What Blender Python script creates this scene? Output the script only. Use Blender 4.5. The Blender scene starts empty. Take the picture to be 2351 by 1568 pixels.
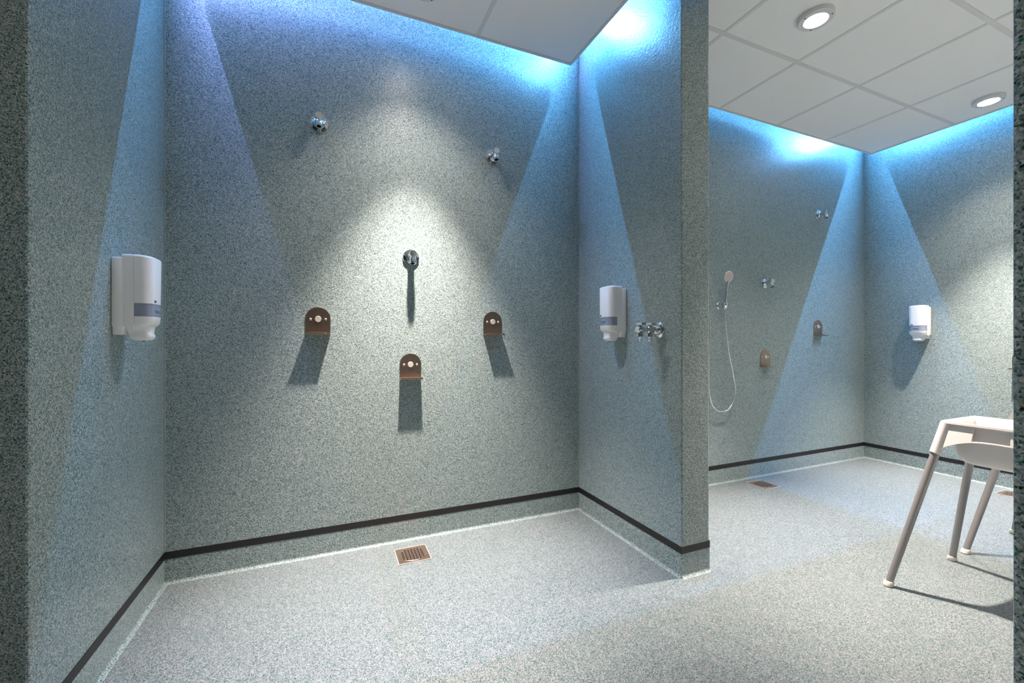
import bpy, bmesh, math, random
from mathutils import Vector, Matrix
random.seed(4)
S = bpy.context.scene
C = S.collection
PI = math.pi

# ------------------------------------------------------------------ camera, world, exposure
EYE = 1.075
cd = bpy.data.cameras.new('camera'); cam = bpy.data.objects.new('camera', cd); C.objects.link(cam)
cam.location = (0, 0, EYE)
cam.rotation_euler = (PI/2, 0, -math.radians(23.202))
cd.sensor_width = 36.0
cd.lens = 974.0/2351.0*36.0
cd.clip_start = 0.02
S.camera = cam
w = bpy.data.worlds.new('world'); S.world = w; w.use_nodes = True
w.node_tree.nodes['Background'].inputs[0].default_value = (0.55, 0.62, 0.66, 1)
w.node_tree.nodes['Background'].inputs[1].default_value = 0.25
S.view_settings.view_transform = 'Standard'
S.view_settings.look = 'None'
S.view_settings.exposure = 0.12
S.view_settings.gamma = 1.0
S.view_settings.use_curve_mapping = False
S.cycles.use_denoising = True
S.cycles.max_bounces = 10
S.cycles.diffuse_bounces = 6
S.cycles.sample_clamp_indirect = 8.0

# light strengths (the lamps themselves are built further down)
SPOT_W = 900.0          # beam of a ceiling downlight
SPOT_ANGLE = 56.0
SPOT_WIDE = 105.0       # wider, weaker part of the beam
WIDE_W = 65.0
LENS_E = 50.0           # glowing lens of a downlight
WARM = (1.0, 0.86, 0.755)
TUBE_E = 1300.0
BLUE = (0.13, 0.47, 1.0)
VIOLET = (0.30, 0.40, 1.0)

# ------------------------------------------------------------------ measurements (metres)
D = 2.337               # back wall
XL, XP, XR = -0.676, 1.469, 4.560
PT = 0.17               # partition thickness
PY = 1.469              # front end of the partition
LY = 1.416              # front end of the left wall
ZC = 2.718              # underside of the suspended ceiling
ZS = 3.45               # slab above it
YF = -1.45              # wall behind the camera
XO = -2.3               # far left wall
B0, B1 = 0.108, 0.140   # dark band

# ------------------------------------------------------------------ materials
def mat(name, col, rough=0.5, metal=0.0, spec=0.5, emit=None, es=0.0):
    m = bpy.data.materials.new(name); m.use_nodes = True
    b = m.node_tree.nodes['Principled BSDF']
    b.inputs['Base Color'].default_value = (*col, 1)
    b.inputs['Roughness'].default_value = rough
    b.inputs['Metallic'].default_value = metal
    b.inputs['Specular IOR Level'].default_value = spec
    if emit:
        b.inputs['Emission Color'].default_value = (*emit, 1)
        b.inputs['Emission Strength'].default_value = es
    return m

def vary(m, scale=40, amt=0.06, bump=0.0, bscale=200):
    """small procedural unevenness of colour, roughness and surface"""
    nt = m.node_tree; N = nt.nodes; L = nt.links
    b = N['Principled BSDF']
    col = tuple(b.inputs['Base Color'].default_value)
    tc = N.new('ShaderNodeTexCoord')
    no = N.new('ShaderNodeTexNoise'); no.inputs['Scale'].default_value = scale; no.inputs['Detail'].default_value = 4
    L.new(tc.outputs['Object'], no.inputs['Vector'])
    mx = N.new('ShaderNodeMix'); mx.data_type = 'RGBA'
    mx.inputs[6].default_value = tuple(max(0, c*(1-amt)) for c in col[:3])+(1,)
    mx.inputs[7].default_value = tuple(min(1, c*(1+amt)) for c in col[:3])+(1,)
    L.new(no.outputs['Fac'], mx.inputs[0]); L.new(mx.outputs[2], b.inputs['Base Color'])
    if bump:
        n2 = N.new('ShaderNodeTexNoise'); n2.inputs['Scale'].default_value = bscale; n2.inputs['Detail'].default_value = 3
        L.new(tc.outputs['Object'], n2.inputs['Vector'])
        bp = N.new('ShaderNodeBump'); bp.inputs['Strength'].default_value = bump; bp.inputs['Distance'].default_value = 0.001
        L.new(n2.outputs['Fac'], bp.inputs['Height']); L.new(bp.outputs['Normal'], b.inputs['Normal'])
    return m

def vinyl(name, gain=1.0, tint=(1, 1, 1), rough=0.36, bump=0.30, chip=430.0, gr=0.045):
    """speckled safety vinyl: pale and dark chips, a few green, yellow, black and pink ones, hammered surface"""
    m = bpy.data.materials.new(name); m.use_nodes = True
    nt = m.node_tree; N = nt.nodes; L = nt.links
    b = N['Principled BSDF']
    tc = N.new('ShaderNodeTexCoord')
    # uneven cell borders
    nw = N.new('ShaderNodeTexNoise'); nw.inputs['Scale'].default_value = 380; nw.inputs['Detail'].default_value = 1
    L.new(tc.outputs['Object'], nw.inputs['Vector'])
    sc = N.new('ShaderNodeVectorMath'); sc.operation = 'SCALE'; sc.inputs['Scale'].default_value = 0.0026
    L.new(nw.outputs['Color'], sc.inputs[0])
    ad = N.new('ShaderNodeVectorMath'); ad.operation = 'ADD'
    L.new(tc.outputs['Object'], ad.inputs[0]); L.new(sc.outputs[0], ad.inputs[1])
    def cells(scale, off):
        o = N.new('ShaderNodeVectorMath'); o.operation = 'ADD'; o.inputs[1].default_value = off
        L.new(ad.outputs[0], o.inputs[0])
        v = N.new('ShaderNodeTexVoronoi'); v.inputs['Scale'].default_value = scale
        L.new(o.outputs[0], v.inputs['Vector'])
        s = N.new('ShaderNodeSeparateColor'); L.new(v.outputs['Color'], s.inputs[0])
        return s, v
    def ramp(src, stops, const=True):
        r = N.new('ShaderNodeValToRGB'); cr = r.color_ramp
        cr.interpolation = 'CONSTANT' if const else 'LINEAR'
        cr.elements[0].position = stops[0][0]; cr.elements[0].color = (*stops[0][1], 1)
        cr.elements[1].position = stops[1][0]; cr.elements[1].color = (*stops[1][1], 1)
        for p, c in stops[2:]:
            e = cr.elements.new(p); e.color = (*c, 1)
        L.new(src, r.inputs[0]); return r
    g = gain
    def c(r_, g_, b_): return (min(1, r_*g*tint[0]), min(1, g_*g*tint[1]), min(1, b_*g*tint[2]))
    s1, v1 = cells(chip, (0.3, 1.7, 0.9))
    base = ramp(s1.outputs[0], [(0.0, c(.33, .39, .38)), (0.22, c(.54, .585, .565)), (0.44, c(.43, .49, .475)),
                                (0.58, c(.16, .25, .24)), (0.75, c(.76, .775, .75)), (0.84, c(.07, .135, .125)), (0.955, c(.36, .42, .40))])
    s2, v2 = cells(chip*0.55, (4.1, 2.3, 7.7))
    big = ramp(s2.outputs[0], [(0.0, c(.02, .23, .14)), (gr, c(.02, .022, .022)), (gr+.018, c(.62, .43, .06)),
                               (gr+.024, c(.72, .60, .56)), (gr+.045, c(.03, .10, .075)), (gr+.095, c(.7, .72, .69)), (gr+.145, (0, 0, 0))])
    lt = N.new('ShaderNodeMath'); lt.operation = 'LESS_THAN'; lt.inputs[1].default_value = gr+.145
    L.new(s2.outputs[0], lt.inputs[0])
    near = N.new('ShaderNodeMath'); near.operation = 'LESS_THAN'; near.inputs[1].default_value = 0.42
    L.new(v2.outputs['Distance'], near.inputs[0])
    mu = N.new('ShaderNodeMath'); mu.operation = 'MULTIPLY'
    L.new(lt.outputs[0], mu.inputs[0]); L.new(near.outputs[0], mu.inputs[1])
    mx = N.new('ShaderNodeMix'); mx.data_type = 'RGBA'
    L.new(mu.outputs[0], mx.inputs[0]); L.new(base.outputs[0], mx.inputs[6]); L.new(big.outputs[0], mx.inputs[7])
    # broad mottling of the sheet
    n3 = N.new('ShaderNodeTexNoise'); n3.inputs['Scale'].default_value = 14; n3.inputs['Detail'].default_value = 3
    L.new(tc.outputs['Object'], n3.inputs['Vector'])
    mr = N.new('ShaderNodeMapRange'); mr.inputs['To Min'].default_value = 0.94; mr.inputs['To Max'].default_value = 1.06
    L.new(n3.outputs['Fac'], mr.inputs['Value'])
    vm = N.new('ShaderNodeVectorMath'); vm.operation = 'SCALE'
    L.new(mx.outputs[2], vm.inputs[0]); L.new(mr.outputs[0], vm.inputs['Scale'])
    L.new(vm.outputs[0], b.inputs['Base Color'])
    b.inputs['Roughness'].default_value = rough
    b.inputs['Specular IOR Level'].default_value = 0.45
    n4 = N.new('ShaderNodeTexNoise'); n4.inputs['Scale'].default_value = 95; n4.inputs['Detail'].default_value = 3; n4.inputs['Roughness'].default_value = 0.6
    L.new(tc.outputs['Object'], n4.inputs['Vector'])
    bp = N.new('ShaderNodeBump'); bp.inputs['Strength'].default_value = bump; bp.inputs['Distance'].default_value = 0.004
    L.new(n4.outputs['Fac'], bp.inputs['Height']); L.new(bp.outputs['Normal'], b.inputs['Normal'])
    return m

M = {}
M['wall'] = vinyl('speckled_wall_vinyl', 0.82, (.92, .975, 1.01), rough=.28, bump=.45)
M['floor'] = vinyl("speckled_floor_vinyl", 0.47, (.985, .975, 1.045), rough=0.40, bump=0.15, gr=.12)
M['band'] = vary(mat('dark_band', (.012, .010, .011), .45), 60, .3)
M['bead'] = vary(mat('weld_bead', (.28, .35, .34), .14), 120, .25)
M['ceil'] = vary(mat('ceiling_tile', (.94, .92, .905), .9), 300, .03, .15, 500)
M['grid'] = mat('ceiling_grid', (.76, .74, .73), .5)
M['frame'] = mat('ceiling_edge_frame', (.72, .69, .68), .5)
M['glow_upstand'] = mat('glow_upstand_grey', (.22, .22, .22), .6)  # grey of the added rim, dulls the bounce onto the wall
M['slab'] = vary(mat('dark_painted_slab', (.04, .04, .045), .9), 20, .05)
M['warmwall'] = vary(mat('painted_wall', (.08, .08, .08), .6), 6, .1)
M['chrome'] = mat('chrome', (.70, .71, .73), .07, 1.0)
M['steel'] = vary(mat('brushed_steel', (.40, .31, .25), .30, 1.0), 90, .12, .1, 300)  # brown reflected from the surroundings is put into the base colour
M['steelpale'] = vary(mat('pale_steel', (.78, .72, .67), .34, .55), 90, .08)
M['drainsteel'] = vary(mat('drain_steel', (.84, .57, .45), .30, 1.0), 60, .1, .1, 200)  # warm light reflected by the steel is put into its colour
M['dark'] = mat('dark_gap', (.006, .006, .006), .8, spec=.05)  # near-black for screws, and for the shade in slots and holes
M['engrave'] = mat('engraved_steel', (.52, .42, .35), .35, 1.0)
M['plastic'] = vary(mat('white_plastic', (.93, .90, .89), .30), 8, .02)
M['greywin'] = vary(mat('smoky_window', (.30, .33, .42), .22), 30, .05)
M['labeldark'] = mat('label_dark', (.16, .18, .24), .5)
M['labelpale'] = mat('label_pale', (.50, .53, .60), .5)
M['chairplastic'] = vary(mat('chair_plastic', (.76, .70, .68), .32), 8, .02)
M['leg'] = vary(mat('painted_tube', (.33, .31, .31), .38, .35), 30, .05)
M['rubber'] = mat('pale_foot', (.78, .72, .66), .5)
M['ring'] = mat('lamp_flange', (.74, .73, .73), .5)
M['lens'] = mat('lamp_lens', (.9, .9, .9), .5, emit=(1.0, .90, .78), es=LENS_E)
M['bluetube'] = mat('blue_tube', (.1, .1, .1), .5, emit=BLUE, es=TUBE_E)
M['violettube'] = mat('violet_tube', (.1, .1, .1), .5, emit=VIOLET, es=TUBE_E*1.0)
M['hose'] = mat('metal_hose', (.80, .78, .78), .22, .9)

# ------------------------------------------------------------------ mesh helpers
def obj(name, bm, m, parent=None, smooth=False, bevel=0.0, seg=2, angle=35):
    bmesh.ops.recalc_face_normals(bm, faces=bm.faces)
    me = bpy.data.meshes.new(name); bm.to_mesh(me); bm.free()
    if isinstance(m, (list, tuple)):
        for x in m: me.materials.append(x)
    else: me.materials.append(m)
    o = bpy.data.objects.new(name, me); C.objects.link(o)
    if parent: o.parent = parent
    if smooth:
        for p in me.polygons: p.use_smooth = True
        md = o.modifiers.new('ws', 'EDGE_SPLIT'); md.split_angle = math.radians(angle)
    if bevel:
        md = o.modifiers.new('bevel', 'BEVEL'); md.width = bevel; md.segments = seg; md.limit_method = 'ANGLE'; md.angle_limit = math.radians(40)
        if smooth: o.modifiers.move(1, 0)
    return o

def empty(name, loc, rz=0.0):
    o = bpy.data.objects.new(name, None); C.objects.link(o)
    o.empty_display_size = 0.05; o.location = loc; o.rotation_euler = (0, 0, rz); return o

def tag(o, label=None, cat=None, group=None, kind=None):
    if label: o['label'] = label
    if cat: o['category'] = cat
    if group: o['group'] = group
    if kind: o['kind'] = kind
    return o

def box(bm, x0, x1, y0, y1, z0, z1, mi=0):
    v = [bm.verts.new(p) for p in ((x0,y0,z0),(x1,y0,z0),(x1,y1,z0),(x0,y1,z0),(x0,y0,z1),(x1,y0,z1),(x1,y1,z1),(x0,y1,z1))]
    for f in ((0,3,2,1),(4,5,6,7),(0,1,5,4),(1,2,6,5),(2,3,7,6),(3,0,4,7)):
        fc = bm.faces.new([v[i] for i in f]); fc.material_index = mi
    return v

def lathe(bm, prof, n=32, mtx=None, cap=True):
    """prof: list of (r, h) along local +Z"""
    mtx = mtx or Matrix.Identity(4); rings = []
    for r, h in prof:
        rings.append([bm.verts.new(mtx @ Vector((max(r, 1e-5)*math.cos(2*PI*i/n), max(r, 1e-5)*math.sin(2*PI*i/n), h))) for i in range(n)])
    for a, b in zip(rings, rings[1:]):
        for i in range(n):
            bm.faces.new((a[i], a[(i+1) % n], b[(i+1) % n], b[i]))
    if cap:
        bm.faces.new(rings[0][::-1]); bm.faces.new(rings[-1])

def axis(p, d):
    """matrix that puts local +Z on direction d at point p"""
    return Matrix.Translation(Vector(p)) @ Vector(d).to_track_quat('Z', 'Y').to_matrix().to_4x4()

def cyl(bm, p0, p1, r0, r1=None, n=24, ch=0.0):
    p0 = Vector(p0); p1 = Vector(p1); d = p1-p0; L_ = d.length; r1 = r0 if r1 is None else r1
    if ch: prof = [(r0-ch, 0), (r0, ch), (r1, L_-ch), (r1-ch, L_)]
    else: prof = [(r0, 0), (r1, L_)]
    lathe(bm, prof, n, axis(p0, d))

def tube(bm, pts, r, n=12):
    pts = [Vector(p) for p in pts]; rings = []
    up = Vector((0.0, 1.0, 0.05)).normalized()
    for i, p in enumerate(pts):
        t = (pts[min(i+1, len(pts)-1)]-pts[max(i-1, 0)]).normalized()
        a = t.cross(up); 
        if a.length < 1e-4: a = t.cross(Vector((1, 0, 0)))
        a.normalize(); b = a.cross(t).normalized()
        rings.append([bm.verts.new(p+r*(math.cos(2*PI*k/n)*a+math.sin(2*PI*k/n)*b)) for k in range(n)])
    for A, B in zip(rings, rings[1:]):
        for k in range(n): bm.faces.new((A[k], A[(k+1) % n], B[(k+1) % n], B[k]))
    bm.faces.new(rings[0][::-1]); bm.faces.new(rings[-1])

def spline(ctrl, n=10):
    """Catmull-Rom through control points"""
    P = [Vector(p) for p in ctrl]; P = [P[0]*2-P[1]]+P+[P[-1]*2-P[-2]]; out = []
    for i in range(1, len(P)-2):
        for k in range(n):
            t = k/n; a, b, c, d = P[i-1], P[i], P[i+1], P[i+2]
            out.append(0.5*((2*b)+(c-a)*t+(2*a-5*b+4*c-d)*t*t+(3*b-a-3*c+d)*t**3))
    out.append(P[-2]); return out

def prism(bm, poly, f0, f1, mi=0):
    """closed polygon (list of 2-D points) extruded; f0/f1 map (u, v) to 3-D"""
    a = [bm.verts.new(f0(*p)) for p in poly]; b = [bm.verts.new(f1(*p)) for p in poly]; n = len(poly)
    fs = [bm.faces.new(a[::-1]), bm.faces.new(b)]
    for i in range(n): fs.append(bm.faces.new((a[i], a[(i+1) % n], b[(i+1) % n], b[i])))
    for f in fs: f.material_index = mi

def struct(name, bm, m, **k):
    o = obj(name, bm, m, **k); o['kind'] = 'structure'; return o

# ------------------------------------------------------------------ the room
bm = bmesh.new(); box(bm, XO-.2, XR+.2, YF-.2, D+.2, -.12, 0); struct('floor', bm, M['floor'])
bm = bmesh.new(); box(bm, XO-.2, XR+.2, D, D+.2, 0, ZS); struct('wall_back', bm, M['wall'])
bm = bmesh.new(); box(bm, XL-PT, XL, LY, D, 0, ZS); struct('wall_left', bm, M['wall'], bevel=.006)
bm = bmesh.new(); box(bm, XP, XP+PT, PY, D, 0, ZS); struct('wall_partition', bm, M['wall'], bevel=.006)
bm = bmesh.new(); box(bm, XR, XR+.2, YF, D, 0, ZS); struct('wall_right', bm, M['wall'])
bm = bmesh.new(); box(bm, .664, .79, YF, .205, 0, ZC-.002); struct('wall_entrance', bm, M['wall'], bevel=.005)
bm = bmesh.new(); box(bm, XO-.2, XR+.2, YF-.2, YF, 0, ZS); struct('wall_front', bm, M['warmwall'])
bm = bmesh.new(); box(bm, XO-.2, XO, YF, D, 0, ZS); struct('wall_far_left', bm, M['wall'])
bm = bmesh.new(); box(bm, XO-.2, XR+.2, YF-.2, D+.2, ZS, ZS+.15); struct('ceiling_slab', bm, M['slab'])

# suspended ceiling: tiles between thin bars, held clear of the walls
GX = [-2.27, -1.67, -1.07, -.47, .13, .73, 1.33, 1.93, 2.53, 3.13, 3.73, 4.33]
GY = [-.764, -.164, .436, 1.036, 1.636]
RX0, RX1 = -2.15, 4.362
YB, YJ = 2.183, 1.300
LX0, LX1 = XL+.115, 1.318     # raft inside the first stall
PX0 = XP+PT+.004              # raft right of the partition, tight against it
regions = [(RX0, RX1, YF+.1, YJ), (LX0, LX1, YJ, YB), (PX0, RX1, YJ, YB)]
bm = bmesh.new(); gb = bmesh.new(); fb = bmesh.new()
for (x0, x1, y0, y1) in regions:
    xs = [x0]+[g for g in GX if x0+.05 < g < x1-.05]+[x1]
    ys = [y0]+[g for g in GY if y0+.05 < g < y1-.05]+[y1]
    for a, b_ in zip(xs, xs[1:]):
        for c_, d_ in zip(ys, ys[1:]):
            box(bm, a+.0015, b_-.0015, c_+.0015 if c_ != YJ else c_, d_-.0015 if d_ != YJ else d_, ZC+.003, ZC+.022)
    for g in xs[1:-1]: box(gb, g-.010, g+.010, y0, y1, ZC+.0003, ZC+.0035)
    for g in ys[1:-1]: box(gb, x0, x1, g-.012, g+.012, ZC, ZC+.0035)
    box(bm, x0+.001, x1-.001, y0+.001, y1, ZC+.022, ZC+.03)
ceil = struct('ceiling', bm, M['ceil'])
g = obj('grid_bars', gb, M['grid'], ceil)
ub = bmesh.new()
def edge(x0, x1, y0, y1):
    box(fb, x0, x1, y0, y1, ZC-.002, ZC+.024)
    box(ub, x0, x1, y0, y1, ZC+.024, ZC+.070)
t = .016
edge(LX0, LX1, YB-t, YB); edge(LX1-t, LX1, YJ, YB-t); edge(LX0, LX0+t, YJ, YB-t)
edge(PX0, RX1, YB-t, YB); edge(RX1-t, RX1, YF+.1, YB-t); edge(PX0, PX0+t, YJ, YB-t)
edge(LX1, PX0, YJ-t, YJ)
obj('edge_frame', fb, M['frame'], ceil)
obj('added_glow_upstand', ub, M['glow_upstand'], ceil)  # added unseen rim, shaped and darkened to tighten the blue glow

# dark bands and coved skirting; every face of the walls gets its own
faces = [('back_left', (XL, D), (XP, D), (0, -1)), ('back_right', (XP+PT, D), (XR, D), (0, -1)),
         ('left', (XL, LY), (XL, D), (1, 0)), ('left_end', (XL-PT, LY), (XL, LY), (0, -1)),
         ('partition_left', (XP, PY), (XP, D), (-1, 0)), ('partition_end', (XP, PY), (XP+PT, PY), (0, -1)),
         ('partition_right', (XP+PT, PY), (XP+PT, D), (1, 0)), ('right', (XR, YF), (XR, D), (-1, 0))]
for i, (nm, a, b_, n_) in enumerate(faces):
    ext0 = ext1 = 0.0
    bm = bmesh.new()
    th = .0022
    outer = {'left_end': (0, th), 'partition_end': (-th, th)}.get(nm, (0, 0))
    along = Vector((b_[0]-a[0], b_[1]-a[1])).normalized(); nn = Vector(n_)
    A = Vector(a)+along*outer[0]; Bp = Vector(b_)+along*outer[1]
    q = [A, Bp, Bp+nn*th, A+nn*th]
    prism(bm, [(p.x, p.y) for p in q], lambda u, v: (u, v, B0), lambda u, v: (u, v, B1))
    struct('trim_%d' % (i+1), bm, M['band'])
    # coved skirting
    R = .012; tk = .0012
    prof = [(0, 0), (R+.004, 0)]+[(R+tk-R*math.sin(k/8*PI/2), R-R*math.cos(k/8*PI/2)+.0006) for k in range(9)]+[(tk, B0), (0, B0)]
    o0 = -R if nm in ('partition_end',) else 0; o1 = R if nm in ('partition_end', 'left_end') else 0
    A = Vector(a)+along*(0 if nm not in ('partition_end',) else -tk); Bp = Vector(b_)+along*(tk if o1 else 0)
    bm = bmesh.new()
    prism(bm, prof, lambda u, v: (A.x+nn.x*u, A.y+nn.y*u, v), lambda u, v: (Bp.x+nn.x*u, Bp.y+nn.y*u, v))
    struct('baseboard_'+nm, bm, M['wall'])

for i, (x, y) in enumerate([(XL+.001, D-.001), (XP-.001, D-.001), (XP+PT+.001, D-.001), (XR-.001, D-.001)]):
    bm = bmesh.new(); cyl(bm, (x, y, B1), (x, y, ZC+.1), .0028, n=10)
    struct('trim_%d' % (i+20), bm, M['bead'], smooth=True)

# ------------------------------------------------------------------ ceiling lamps
def downlight(x, y, label, power=1.0, angle=None):
    t_ = empty('downlight', (x, y, ZC))
    tag(t_, label, 'ceiling light', 'round downlights in the ceiling')
    bm = bmesh.new()
    lathe(bm, [(.079, .004), (.079, -.018), (.0745, -.0225), (.053, -.0225), (.049, -.017), (.049, -.006), (.02, -.006)], 64)
    obj('flange', bm, M['ring'], t_, smooth=True)
    bm = bmesh.new(); lathe(bm, [(.0485, -.0075), (.0485, -.0115), (.0450, -.0125)], 48)
    obj('lens', bm, M['lens'], t_)
    for k in range(3):
        a = math.radians(50+120*k)
        bm = bmesh.new(); cyl(bm, (.067*math.cos(a), .067*math.sin(a), -.0222), (.067*math.cos(a), .067*math.sin(a), -.0236), .0032, n=12)
        obj('screw', bm, M['dark'], t_)
    for ang, pw in ([(angle, SPOT_W*power)] if angle else [(SPOT_ANGLE, SPOT_W*power), (SPOT_WIDE, WIDE_W*power)]):
        ld = bpy.data.lights.new('downlight_beam', 'SPOT'); ld.energy = pw; ld.color = WARM
        ld.spot_size = math.radians(ang); ld.spot_blend = 1.0; ld.shadow_soft_size = .03
        lo = bpy.data.objects.new('downlight_beam', ld); C.objects.link(lo); lo.parent = t_
        lo.location = (0, 0, -.028)
    return t_
downlight(2.257, 1.366, 'round white downlight in the tile nearest the partition wall')
downlight(4.10, 1.369, 'round white downlight close to the right wall')
downlight(.400, 1.950, 'round downlight over the back wall of the left stall')
downlight(2.257, -.70, 'added unseen fill downlight behind the high chairs near the entrance', 3.0, 56)  # added out of view; its floor light bounces up to the ceiling
downlight(4.10, -.70, 'added unseen fill downlight in the front right corner of the room', 3.0, 56)  # second added lamp out of view, also for ceiling bounce
downlight(-.60, -.60, 'added unseen fill downlight left of the camera over the passage', .8, 70)  # added out of view as fill for walls and ceiling
downlight(.10, -.70, 'added unseen fill downlight over the floor behind the camera', .6, 60)  # added fill behind the camera for the faces turned to it

# blue tubes on the walls above the suspended ceiling
TZ = ZC+.39; TO = .004
TB = ZC+.48
def cove(p0, p1, nrm, m, label):
    """flat light strip in an aluminium channel fixed to the wall, shining away from it"""
    p0 = Vector(p0); p1 = Vector(p1); nr = Vector((nrm[0], nrm[1], 0)); up = Vector((0, 0, 1))
    t_ = empty('cove_light', (0, 0, 0)); tag(t_, label, 'strip light', 'strip lights in the ceiling gap')
    def bar(bm, n0, n1, z0, z1):
        q = [(n0, z0), (n1, z0), (n1, z1), (n0, z1)]
        prism(bm, q, lambda u, v: p0+nr*u+up*v, lambda u, v: p1+nr*u+up*v)
    bm = bmesh.new(); bar(bm, 0, TO, -.012, .012); bar(bm, 0, TO+.035, .012, .014); obj('channel', bm, M['grid'], t_)  # top lip added to keep the strip's light off the slab
    bm = bmesh.new(); bar(bm, TO, TO+.0008, -.009, .009); ls = obj('light_strip', bm, [M['grid'], m], t_)
    for f in ls.data.polygons:                      # only the face turned to the room gives light
        if f.normal.dot(nr) > .9: f.material_index = 1
cove((XL+.03, D, TB), (XP-.03, D, TB), (0, -1), M['bluetube'], 'blue strip light above the ceiling edge at the left stall back wall')
cove((XL, LY+.05, TZ), (XL, D-.03, TZ), (1, 0), M['violettube'], 'violet blue strip light above the ceiling edge at the left wall')
cove((XP, PY+.05, TZ), (XP, D-.03, TZ), (-1, 0), M['bluetube'], 'blue strip light above the ceiling edge on the partition side facing left')
cove((XP+PT+.03, D, TB), (XR-.03, D, TB), (0, -1), M['bluetube'], 'blue strip light above the ceiling edge at the right stall back wall')
cove((XR, YF+.3, TZ), (XR, D-.03, TZ), (-1, 0), M['bluetube'], 'blue strip light above the ceiling edge at the right wall')

# ------------------------------------------------------------------ copies
def kids(o): return [c for c in bpy.data.objects if c.parent is o]
def copy_tree(o, parent=None):
    c = o.copy(); C.objects.link(c)
    if parent: c.parent = parent
    for ch in kids(o): copy_tree(ch, c)
    return c

# ------------------------------------------------------------------ shower outlets (local: wall plane y=0, sticking out to -y)
def make_outlet():
    t_ = empty('wall_shower', (0, 0, 0))
    bm = bmesh.new(); lathe(bm, [(.044, 0), (.044, .005), (.042, .009), (.030, .0115), (.022, .016), (.0175, .022)], 48, axis((0, 0, 0), (0, -1, 0)))
    obj('wall_plate', bm, M['chrome'], t_, smooth=True)
    bm = bmesh.new(); cyl(bm, (0, -.018, 0), (0, -.054, .002), .0165, .0165, 28)
    obj('arm', bm, M['chrome'], t_, smooth=True)
    bm = bmesh.new(); lathe(bm, [(.0150, 0), (.0190, .003), (.0190, .026), (.0175, .0285)], 36, axis((0, -.050, .006), (0, -1, .10)))
    obj('end_cap', bm, M['chrome'], t_, smooth=True)
    bm = bmesh.new(); lathe(bm, [(.0130, 0), (.0165, .006), (.0165, .036), (.0155, .038), (.0105, .038), (.0105, .030)], 36, axis((0, -.062, -.006), (0, -.22, -1)))
    nz = obj('nozzle', bm, M['chrome'], t_, smooth=True)
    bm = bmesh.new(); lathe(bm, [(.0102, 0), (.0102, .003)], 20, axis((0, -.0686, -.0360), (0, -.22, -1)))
    obj('spray_face', bm, M['dark'], nz)  # black disc stands in for the shade inside the open nozzle
    return t_
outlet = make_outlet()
OUT = [(-.050, 2.165, 0, 'chrome wall shower head high up on the left of the back wall'),
       (.875, 2.158, 0, 'chrome shower head high on the back wall, near the right corner of the left stall'),
       (.403, 1.530, 0, 'low chrome shower head in the bright pool of light with a long narrow shadow'),
       (3.205, 1.545, 0, 'chrome shower head beside the hand shower in the right stall'),
       (3.890, 2.172, 0, 'chrome shower head high on the right stall back wall near the blue-lit corner')]
# (the last two are seen almost side on)
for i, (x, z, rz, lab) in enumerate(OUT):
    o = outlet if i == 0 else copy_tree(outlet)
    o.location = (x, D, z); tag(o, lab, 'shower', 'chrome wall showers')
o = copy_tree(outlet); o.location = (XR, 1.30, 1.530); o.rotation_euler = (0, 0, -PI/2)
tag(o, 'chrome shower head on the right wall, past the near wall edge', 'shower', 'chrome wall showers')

# ------------------------------------------------------------------ foot-rest brackets (steel plate with a ledge)
def make_bracket():
    t_ = empty('foot_rest', (0, 0, 0))
    W, H, R = .0575, .134, .0575
    arch = [(-W, 0), (W, 0)]+[(W*math.cos(a*PI/20), H-R+R*math.sin(a*PI/20)) for a in range(0, 21)]
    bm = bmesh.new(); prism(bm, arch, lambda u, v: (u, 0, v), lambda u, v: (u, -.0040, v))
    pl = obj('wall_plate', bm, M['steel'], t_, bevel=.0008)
    # tiny engraved lines above the knob
    bm = bmesh.new()
    for k, (wd, zz) in enumerate([(.010, .121), (.008, .114), (.009, .107), (.016, .100)]):
        box(bm, -.012 if k < 3 else -.014, -.012+wd*1.1 if k < 3 else .014, -.0044, -.0038, zz-.0007, zz+.0007)
    obj('engraving', bm, M['engrave'], pl)
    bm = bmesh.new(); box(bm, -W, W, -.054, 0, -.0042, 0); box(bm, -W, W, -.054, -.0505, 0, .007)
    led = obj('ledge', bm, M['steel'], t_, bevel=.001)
    bm = bmesh.new(); cyl(bm, (.035, -.054, .0035), (.035, -.0552, .0035), .0022, n=12)
    obj('rivet', bm, M['steelpale'], led)
    bm = bmesh.new(); lathe(bm, [(.0150, 0), (.0150, .0045), (.0138, .0062)], 32, axis((0, -.004, .0745), (0, -1, 0)))
    obj('knob', bm, M['steelpale'], t_, smooth=True)
    for s in (-1, 1):
        bm = bmesh.new(); lathe(bm, [(.0058, 0), (.0058, .0012), (.0035, .0030)], 20, axis((s*.0345, -.004, .0735), (0, -1, 0)))
        sc_ = obj('screw', bm, M['steelpale'], t_, smooth=True)
        bm = bmesh.new(); cyl(bm, (s*.0345, -.0068, .0735), (s*.0345, -.0074, .0735), .0022, n=6)
        obj('socket', bm, M['dark'], sc_)
    return t_
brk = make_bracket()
BR = [((-.0555, D, 1.113), 0, 'arched steel foot rest, brown by reflection, on the left of the back wall'),
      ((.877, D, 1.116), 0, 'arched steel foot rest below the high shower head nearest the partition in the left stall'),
      ((.401, D, .876), 0, 'lowest steel foot rest, copper-toned by reflection, directly below the low shower head in the left stall'),
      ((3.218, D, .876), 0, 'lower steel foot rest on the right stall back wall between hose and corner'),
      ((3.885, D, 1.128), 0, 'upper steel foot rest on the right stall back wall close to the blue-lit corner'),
      ((XR, 1.345, .876), -PI/2, 'steel foot rest on the right wall cut off by the near wall edge')]
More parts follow.
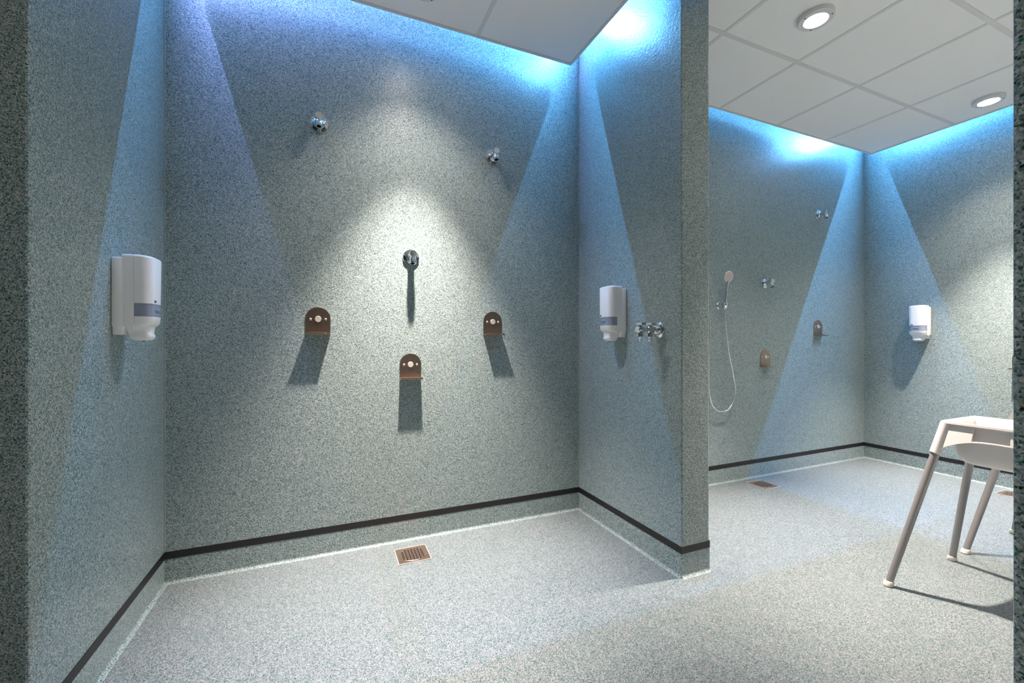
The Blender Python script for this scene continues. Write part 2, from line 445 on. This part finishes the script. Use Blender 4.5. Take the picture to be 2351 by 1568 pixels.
for i, (p, rz, lab) in enumerate(BR):
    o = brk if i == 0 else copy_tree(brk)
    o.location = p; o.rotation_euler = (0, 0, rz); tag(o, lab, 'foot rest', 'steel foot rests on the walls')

# ------------------------------------------------------------------ soap dispensers (local: wall plane y=0, front at -y)
def rrect(hw, y0, y1, r, n=6):
    """plan outline: square at the wall (y0), rounded at the front (y1 < y0)"""
    pts = [(-hw, y0), (hw, y0)]
    pts.reverse()
    out = [(hw, y0)]
    for k in range(n+1):
        a = k/n*PI/2
        out.append((hw-r+r*math.cos(a), y1+r-r*math.sin(a)))
    for k in range(n+1):
        a = PI/2+k/n*PI/2
        out.append((-hw+r+r*math.cos(a), y1+r-r*math.sin(a)))
    out.append((-hw, y0)); return out

def loft(bm, sections, cap=True):
    rings = [[bm.verts.new((x, y, z)) for (x, y) in pts] for pts, z in sections]
    n = len(rings[0])
    for a, b in zip(rings, rings[1:]):
        for i in range(n): bm.faces.new((a[i], a[(i+1) % n], b[(i+1) % n], b[i]))
    if cap: bm.faces.new(rings[0]); bm.faces.new(rings[-1][::-1])

def make_dispenser():
    t_ = empty('soap_dispenser', (0, 0, 0))       # origin: wall, middle of width, bottom of the nozzle
    # back plate
    bm = bmesh.new()
    pl = [(-.054, .030), (-.050, .030), (-.047, .018), (.047, .018), (.050, .030), (.054, .030), (.056, .048), (.056, .276), (.052, .284), (-.052, .284), (-.056, .276), (-.056, .048)]
    pl = [(-.047, .020), (.047, .020), (.050, .047), (.056, .050), (.056, .278), (.052, .284), (-.052, .284), (-.056, .278), (-.056, .050), (-.050, .047)]
    prism(bm, pl, lambda u, v: (u, -.0005, v), lambda u, v: (u, -.030, v))
    obj('back_shell', bm, M['plastic'], t_, bevel=.003, smooth=True)
    # side shell, full height between back plate and front seam
    def srect(hw, y0, y1): return rrect(hw, y0, y1, .0015)
    bm = bmesh.new()
    loft(bm, [(srect(.0535, -.028, -.058), .047), (srect(.0535, -.028, -.0600), .052), (srect(.0535, -.028, -.0600), .286),
              (srect(.0515, -.028, -.0600), .2925), (srect(.0470, -.030, -.0600), .2955)])
    obj('side_shell', bm, M['plastic'], t_, smooth=True, angle=40)
    # front cover: upper hood
    bm = bmesh.new(); sec = [(rrect(.0550, -.0604, -.110, .032), .1285), (rrect(.0550, -.0604, -.112, .032), .286)]
    for k in range(1, 7):
        a = k/6*PI/2
        ins = .022*(1-math.cos(a)); sec.append((rrect(.0550-ins*.8, -.0604, -.112+ins*1.5, .032-ins*.5), .286+.011*math.sin(a)))
    loft(bm, sec)
    hood = obj('cover', bm, M['plastic'], t_, smooth=True, angle=50)
    # small maker's mark near the lower left of the hood
    bm = bmesh.new()
    for dx in (0, .0042, .0084): box(bm, -.0300+dx, -.0270+dx, -.1121, -.1090, .1335, .1390)
    box(bm, -.0300, -.0186, -.1121, -.1090, .1402, .1411)
    obj('logo_mark', bm, M['labeldark'], hood)
    # window
    bm = bmesh.new(); loft(bm, [(rrect(.0536, -.0610, -.1085, .030), .0840), (rrect(.0536, -.0610, -.1090, .030), .1280)])
    win = obj('level_window', bm, M['greywin'], t_, smooth=True, angle=50)
    bm = bmesh.new(); box(bm, -.020, .018, -.1093, -.1080, .0985, .1065)
    obj('dark_label', bm, M['labeldark'], win)
    bm = bmesh.new()
    for k in range(5): box(bm, -.016+k*.0068, -.0125+k*.0068, -.1093, -.1082, .1135, .1165)
    box(bm, -.021, .019, -.1093, -.1082, .1090, .1098)
    obj('pale_lettering', bm, M['labelpale'], win)
    # push lever below the window
    bm = bmesh.new()
    loft(bm, [(rrect(.040, -.0612, -.084, .020), .0450), (rrect(.047, -.0612, -.099, .026), .050), (rrect(.0525, -.0612, -.1075, .030), .060), (rrect(.0540, -.0612, -.1095, .030), .0836)])
    obj('push_bar', bm, M['plastic'], t_, smooth=True, angle=50)
    # pump nozzle: wide collar that tapers down, with a rounded lip at the front
    bm = bmesh.new()
    loft(bm, [(rrect(.018, -.052, -.084, .012), .0), (rrect(.027, -.046, -.094, .016), .003), (rrect(.0305, -.043, -.0985, .020), .010), (rrect(.0320, -.041, -.0985, .020), .019),
              (rrect(.0310, -.038, -.094, .018), .025), (rrect(.0330, -.035, -.095, .018), .034), (rrect(.038, -.031, -.097, .020), .050)])
    nz = obj('pump_nozzle', bm, M['plastic'], t_, smooth=True, angle=60)
    bm = bmesh.new(); cyl(bm, (0, -.070, .001), (0, -.070, -.003), .004, n=14)
    obj('spout_hole', bm, M['labeldark'], nz)
    # hinge lug
    bm = bmesh.new(); cyl(bm, (-.0475, -.050, .046), (.0475, -.050, .046), .007, n=20)
    obj('hinge_pin', bm, M['plastic'], t_, smooth=True)
    return t_
disp = make_dispenser()
DZ = 1.078
for i, (p, rz, lab) in enumerate([((XL, 1.893, DZ), PI/2, 'white soap dispenser on the left wall, the largest in view'),
                                  ((XP, 1.914, DZ), -PI/2, 'white soap dispenser on the partition wall beside the chrome valve'),
                                  ((XR, 1.910, DZ), -PI/2, 'white soap dispenser on the right wall above the high chairs')]):
    o = disp if i == 0 else copy_tree(disp)
    o.location = p; o.rotation_euler = (0, 0, rz); tag(o, lab, 'soap dispenser', 'white wall soap dispensers')

# ------------------------------------------------------------------ chrome valve with two hose outlets on the partition
t_ = empty('shower_valve', (XP, 1.617, 1.132)); tag(t_, 'chrome double outlet valve sticking out from the partition wall', 'valve')
bm = bmesh.new(); lathe(bm, [(.040, 0), (.0405, .004), (.037, .008), (.026, .012), (.020, .030), (.016, .034)], 48, axis((0, 0, 0), (-1, 0, 0)))
obj('wall_plate', bm, M['chrome'], t_, smooth=True)
bm = bmesh.new(); lathe(bm, [(.0145, .020), (.0145, .044), (.0175, .046), (.0175, .066), (.0125, .070), (.0125, .098), (.0175, .101), (.0175, .126), (.014, .130)], 32, axis((0, 0, 0), (-1, 0, 0)))
obj('body', bm, M['chrome'], t_, smooth=True)
for dx in (-.054, -.114):
    bm = bmesh.new()
    lathe(bm, [(.0115, .0), (.0115, -.018), (.0165, -.019), (.0165, -.033), (.0100, -.034), (.0115, -.037), (.0090, -.040), (.0105, -.043), (.0085, -.046), (.0100, -.049), (.0085, -.053), (.0070, -.055)], 20, Matrix.Translation((dx, 0, 0)))
    obj('hose_outlet', bm, M['chrome'], t_, smooth=True)
    bm = bmesh.new(); cyl(bm, (dx, 0, .012), (dx, 0, .022), .007, n=16); box(bm, dx-.014, dx+.014, -.030, .010, .021, .033)
    obj('handle', bm, M['chrome'], t_, bevel=.002)

# ------------------------------------------------------------------ hand shower with hose
t_ = empty('hand_shower', (2.70, D, 1.345)); tag(t_, 'hand shower with round head and looping hose beside the partition wall', 'hand shower')
bm = bmesh.new(); lathe(bm, [(.027, 0), (.027, .006), (.022, .010), (.0195, .014), (.0195, .042), (.017, .046)], 32, axis((0, 0, 0), (0, -1, 0)))
hd = obj('wall_holder', bm, M['chrome'], t_, smooth=True)
bm = bmesh.new(); lathe(bm, [(.019, -.020), (.0205, -.017), (.0205, .014), (.017, .018), (.013, .018)], 28, axis((0, -.058, 0), (0, -.13, 1)))
obj('cradle_ring', bm, M['chrome'], hd, smooth=True)
bm = bmesh.new(); lathe(bm, [(.008, -.030), (.0105, -.020), (.011, .02), (.0095, .09), (.011, .15), (.013, .180)], 24, axis((0, -.058, 0), (0, -.13, 1)))
obj('handle', bm, M['chrome'], t_, smooth=True)
bm = bmesh.new(); ctr = Vector((0, -.088, .208)); ax = Vector((-.16, -1, -.20))
lathe(bm, [(.018, -.022), (.036, -.012), (.0425, -.004), (.0425, .002), (.040, .006)], 44, axis(ctr, ax))
head = obj('spray_head', bm, M['chrome'], t_, smooth=True)
bm = bmesh.new(); lathe(bm, [(.0385, .0055), (.0385, .0075), (.036, .0085)], 44, axis(ctr, ax))
obj('spray_face', bm, mat('spray_plate', (.50, .46, .44), .45, 0.0), head)
pts = spline([(0, -.054, -.030), (.010, -.054, -.13), (.048, -.050, -.34), (.098, -.048, -.52), (.122, -.047, -.64), (.100, -.048, -.725), (.045, -.048, -.782), (-.015, -.047, -.792), (-.075, -.046, -.775), (-.125, -.046, -.715), (-.148, -.046, -.60),
              (-.146, -.045, -.35), (-.138, -.045, -.14), (-.150, -.043, -.04), (-.168, -.030, .0)], 10)
bm = bmesh.new(); tube(bm, pts, .0058, 12); obj('hose', bm, M['hose'], t_, smooth=True, angle=80)
bm = bmesh.new(); lathe(bm, [(.024, 0), (.024, .005), (.014, .009), (.013, .034)], 28, axis((-.170, 0, .0), (0, -1, 0)))
obj('hose_connector', bm, M['chrome'], t_, smooth=True)

# ------------------------------------------------------------------ floor drains
def make_drain():
    t_ = empty('floor_drain', (0, 0, 0))
    h = .0765
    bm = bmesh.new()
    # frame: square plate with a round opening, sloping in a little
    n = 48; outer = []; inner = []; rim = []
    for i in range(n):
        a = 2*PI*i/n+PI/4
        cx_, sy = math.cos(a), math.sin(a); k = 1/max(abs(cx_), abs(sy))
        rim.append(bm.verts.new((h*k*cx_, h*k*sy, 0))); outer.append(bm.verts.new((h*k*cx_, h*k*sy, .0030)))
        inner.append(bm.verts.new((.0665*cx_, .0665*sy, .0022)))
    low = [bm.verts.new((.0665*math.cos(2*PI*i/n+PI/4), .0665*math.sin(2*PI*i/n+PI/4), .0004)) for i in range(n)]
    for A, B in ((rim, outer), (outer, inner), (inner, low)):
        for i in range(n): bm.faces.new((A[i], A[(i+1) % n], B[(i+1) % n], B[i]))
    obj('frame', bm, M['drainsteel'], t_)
    bm = bmesh.new()
    for sx, sy in ((1, 0), (-1, 0), (0, 1), (0, -1)):
        if sx: box(bm, min(sx*h, sx*(h+.004)), max(sx*h, sx*(h+.004)), -h-.004, h+.004, 0, .0036)
        else: box(bm, -h, h, min(sy*h, sy*(h+.004)), max(sy*h, sy*(h+.004)), 0, .0036)
    obj('seal_strip', bm, M['steelpale'], t_)
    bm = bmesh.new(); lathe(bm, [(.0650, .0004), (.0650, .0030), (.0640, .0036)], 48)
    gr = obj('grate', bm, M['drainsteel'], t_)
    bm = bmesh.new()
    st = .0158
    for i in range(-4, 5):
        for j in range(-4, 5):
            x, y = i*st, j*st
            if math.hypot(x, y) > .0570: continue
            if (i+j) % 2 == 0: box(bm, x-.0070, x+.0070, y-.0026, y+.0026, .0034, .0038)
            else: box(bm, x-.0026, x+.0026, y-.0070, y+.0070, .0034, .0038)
    obj('slots', bm, M['dark'], gr)  # black bars laid on the grate as the shade of open slots
    return t_
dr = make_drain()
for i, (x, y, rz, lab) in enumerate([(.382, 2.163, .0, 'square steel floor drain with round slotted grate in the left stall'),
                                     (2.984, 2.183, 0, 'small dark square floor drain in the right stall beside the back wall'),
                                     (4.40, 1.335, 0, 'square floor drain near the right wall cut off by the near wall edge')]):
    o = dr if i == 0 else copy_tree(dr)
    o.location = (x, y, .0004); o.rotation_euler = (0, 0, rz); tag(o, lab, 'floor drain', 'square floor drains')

# ------------------------------------------------------------------ high chairs
def make_high_chair():
    """local origin on the floor below the middle; +y is the front"""
    t_ = empty('high_chair', (0, 0, 0))
    FX, FY = .276, .300            # feet
    KX, KY = .190, .190            # how far the corner lines lean in per metre
    def cx_(z): return FX-KX*z
    def cy_(z): return FY-KY*z
    ZT, ZB = .735, .603
    # legs
    for sx in (-1, 1):
        for sy in (-1, 1):
            f = Vector((sx*FX, sy*FY, 0)); top = Vector((sx*cx_(.62), sy*cy_(.62), .62)); d = (top-f).normalized()
            bm = bmesh.new(); cyl(bm, f+d*.012, top, .0133, .0148, 24)
            lg = obj('leg', bm, M['leg'], t_, smooth=True)
            bm = bmesh.new(); lathe(bm, [(.0145, 0.0), (.0175, .004), (.0175, .020), (.0155, .024)], 24, Matrix.Translation(f) @ Matrix.Shear('XY', 4, (d.x/d.z, d.y/d.z)))
            obj('foot_cap', bm, M['rubber'], lg, smooth=True)
    # outer shell: skirt panels between the corner sockets
    bm = bmesh.new()
    th = .004
    def P(sx_, sy_, z, u, inset=0.0):
        """point on a side; u in -1..1 runs along the side"""
        X, Y = cx_(z)+.010-inset, cy_(z)+.010-inset
        if sx_: return (sx_*X, u*Y, z)
        return (u*X, sy_*Y, z)
    def panel(sx_, sy_, opening):
        us = [-1, -.90, -.80, -.70, -.58, -.44, -.30, -.16, -.02, .12, .27, .42, .52, .62, .72, .80, .86, .91, 1]
        def zlow(u): return ZB+.006+.061*(1-(abs(u)/.95)**3.0) if abs(u) < .905 else ZB
        def zmid_lo(u): return zlow(u)+.006
        g_ = []
        for u in us:
            zl = zlow(u); z1 = zmid_lo(u); z2 = .724
            g_.append([zl, z1, z2, ZT])
        def mk(inset):
            return [[bm.verts.new(P(sx_, sy_, z, u, inset)) for z in col] for u, col in zip(us, g_)]
        A = mk(0); Bv = mk(th)
        nU = len(us); hole = set()
        if opening:
            for i in range(nU-1):
                if us[i] >= -.161 and us[i+1] <= .421: hole.add((i, 1))
        for i in range(nU-1):
            for j in range(3):
                if (i, j) in hole: continue
                bm.faces.new((A[i][j], A[i+1][j], A[i+1][j+1], A[i][j+1]))
                bm.faces.new((Bv[i][j], Bv[i][j+1], Bv[i+1][j+1], Bv[i+1][j]))
        for i in range(nU-1):
            bm.faces.new((A[i][0], Bv[i][0], Bv[i+1][0], A[i+1][0]))
            bm.faces.new((A[i][3], A[i+1][3], Bv[i+1][3], Bv[i][3]))
        for (i, j) in hole:
            if (i-1, j) not in hole: bm.faces.new((A[i][1], A[i][2], Bv[i][2], Bv[i][1]))
            if (i+1, j) not in hole: bm.faces.new((A[i+1][1], Bv[i+1][1], Bv[i+1][2], A[i+1][2]))
            bm.faces.new((A[i][1], Bv[i][1], Bv[i+1][1], A[i+1][1])); bm.faces.new((A[i][2], A[i+1][2], Bv[i+1][2], Bv[i][2]))
        for e in (0, nU-1):
            for j in range(3): bm.faces.new((A[e][j], A[e][j+1], Bv[e][j+1], Bv[e][j]))
    panel(-1, 0, True); panel(1, 0, True); panel(0, 1, False); panel(0, -1, False)
    sh = obj('seat_shell', bm, M['chairplastic'], t_, bevel=.0012)
    # corner sockets over the leg tops
    for sx in (-1, 1):
        for sy in (-1, 1):
            bm = bmesh.new()
            a = Vector((sx*cx_(ZB-.004), sy*cy_(ZB-.004), ZB-.004)); b = Vector((sx*cx_(ZT), sy*cy_(ZT), ZT))
            cyl(bm, a, b, .0190, .0180, 28, ch=.003)
            obj('leg_socket', bm, M['chairplastic'], sh, smooth=True)
    # seat tub with rim
    bm = bmesh.new()
    def rr(hx, hy, r, n=6):
        out = []
        for q in range(4):
            for k in range(n+1):
                a = q*PI/2+k/n*PI/2
                sx = 1 if q in (0, 3) else -1; sy = 1 if q in (0, 1) else -1
                out.append((sx*(hx-r)+r*math.cos(a), sy*(hy-r)+r*math.sin(a)))
        return out
    X0, Y0 = cx_(ZT), cy_(ZT)
    secs = [(rr(X0+.018, Y0+.018, .024), ZT-.004), (rr(X0+.017, Y0+.017, .024), ZT+.004), (rr(X0+.004, Y0+.002, .034), ZT+.004), (rr(X0-.002, Y0-.006, .040), ZT-.006),
            (rr(X0-.006, Y0-.012, .045), .660), (rr(X0-.010, Y0-.020, .050), .610), (rr(X0-.030, Y0-.040, .045), .576), (rr(X0-.060, Y0-.075, .03), .571)]
    outs = [(rr(X0-.055, Y0-.070, .035), .5655), (rr(X0-.034, Y0-.044, .045), .5672), (rr(X0-.020, Y0-.030, .050), .5730), (rr(X0-.010, Y0-.020, .052), .5850), (rr(X0-.004, Y0-.014, .052), .608), (rr(X0+.002, Y0-.006, .045), .660), (rr(X0+.004, Y0, .038), ZT-.010)]
    secs2 = secs+outs
    rings = [[bm.verts.new((x, y, z)) for (x, y) in pts] for pts, z in secs2]
    n = len(rings[0])
    for k in range(len(rings)):
        if k == len(secs)-1: continue
        a, b = rings[k], rings[(k+1) % len(rings)]
        for i in range(n): bm.faces.new((a[i], a[(i+1) % n], b[(i+1) % n], b[i]))
    bm.faces.new(rings[len(secs)-1]); bm.faces.new(rings[len(secs)][::-1])
    obj('seat_tub', bm, M['chairplastic'], t_, smooth=True, angle=50)
    # backrest
    bm = bmesh.new()
    yb = -Y0
    prof = []
    for k in range(11):
        u = -1+2*k/10
        prof.append((u*(X0+.006-.02*abs(u)**4), ))
    def bk(u, z, off):
        hw = X0+.012-(z-ZT)*.16
        return (u*hw, yb-.004-(z-ZT)*.22-off+.018*abs(u)**2, z-(.022*abs(u)**3 if z > .88 else 0))
    us = [-1+2*k/12 for k in range(13)]; zs = [ZT-.01, .77, .81, .85, .885, .905]
    F_ = [[bm.verts.new(bk(u, z, 0)) for z in zs] for u in us]; K_ = [[bm.verts.new(bk(u, z, .012)) for z in zs] for u in us]
    for i in range(12):
        for j in range(5):
            bm.faces.new((F_[i][j], F_[i+1][j], F_[i+1][j+1], F_[i][j+1])); bm.faces.new((K_[i][j], K_[i][j+1], K_[i+1][j+1], K_[i+1][j]))
        bm.faces.new((F_[i][0], K_[i][0], K_[i+1][0], F_[i+1][0])); bm.faces.new((F_[i][5], F_[i+1][5], K_[i+1][5], K_[i][5]))
    for e in (0, 12):
        for j in range(5): bm.faces.new((F_[e][j], F_[e][j+1], K_[e][j+1], K_[e][j]))
    obj('backrest', bm, M['chairplastic'], t_, smooth=True, angle=50)
    return t_
hc = make_high_chair()
hc.location = (2.533, .765, 0); tag(hc, 'white plastic high chair with grey tube legs, fully in front', 'high chair', 'white high chairs beside the near wall')
h2 = copy_tree(hc); h2.location = (3.240, .775, 0)
tag(h2, 'second high chair standing behind the front one, mostly hidden, only leg tips show', 'high chair', 'white high chairs beside the near wall')
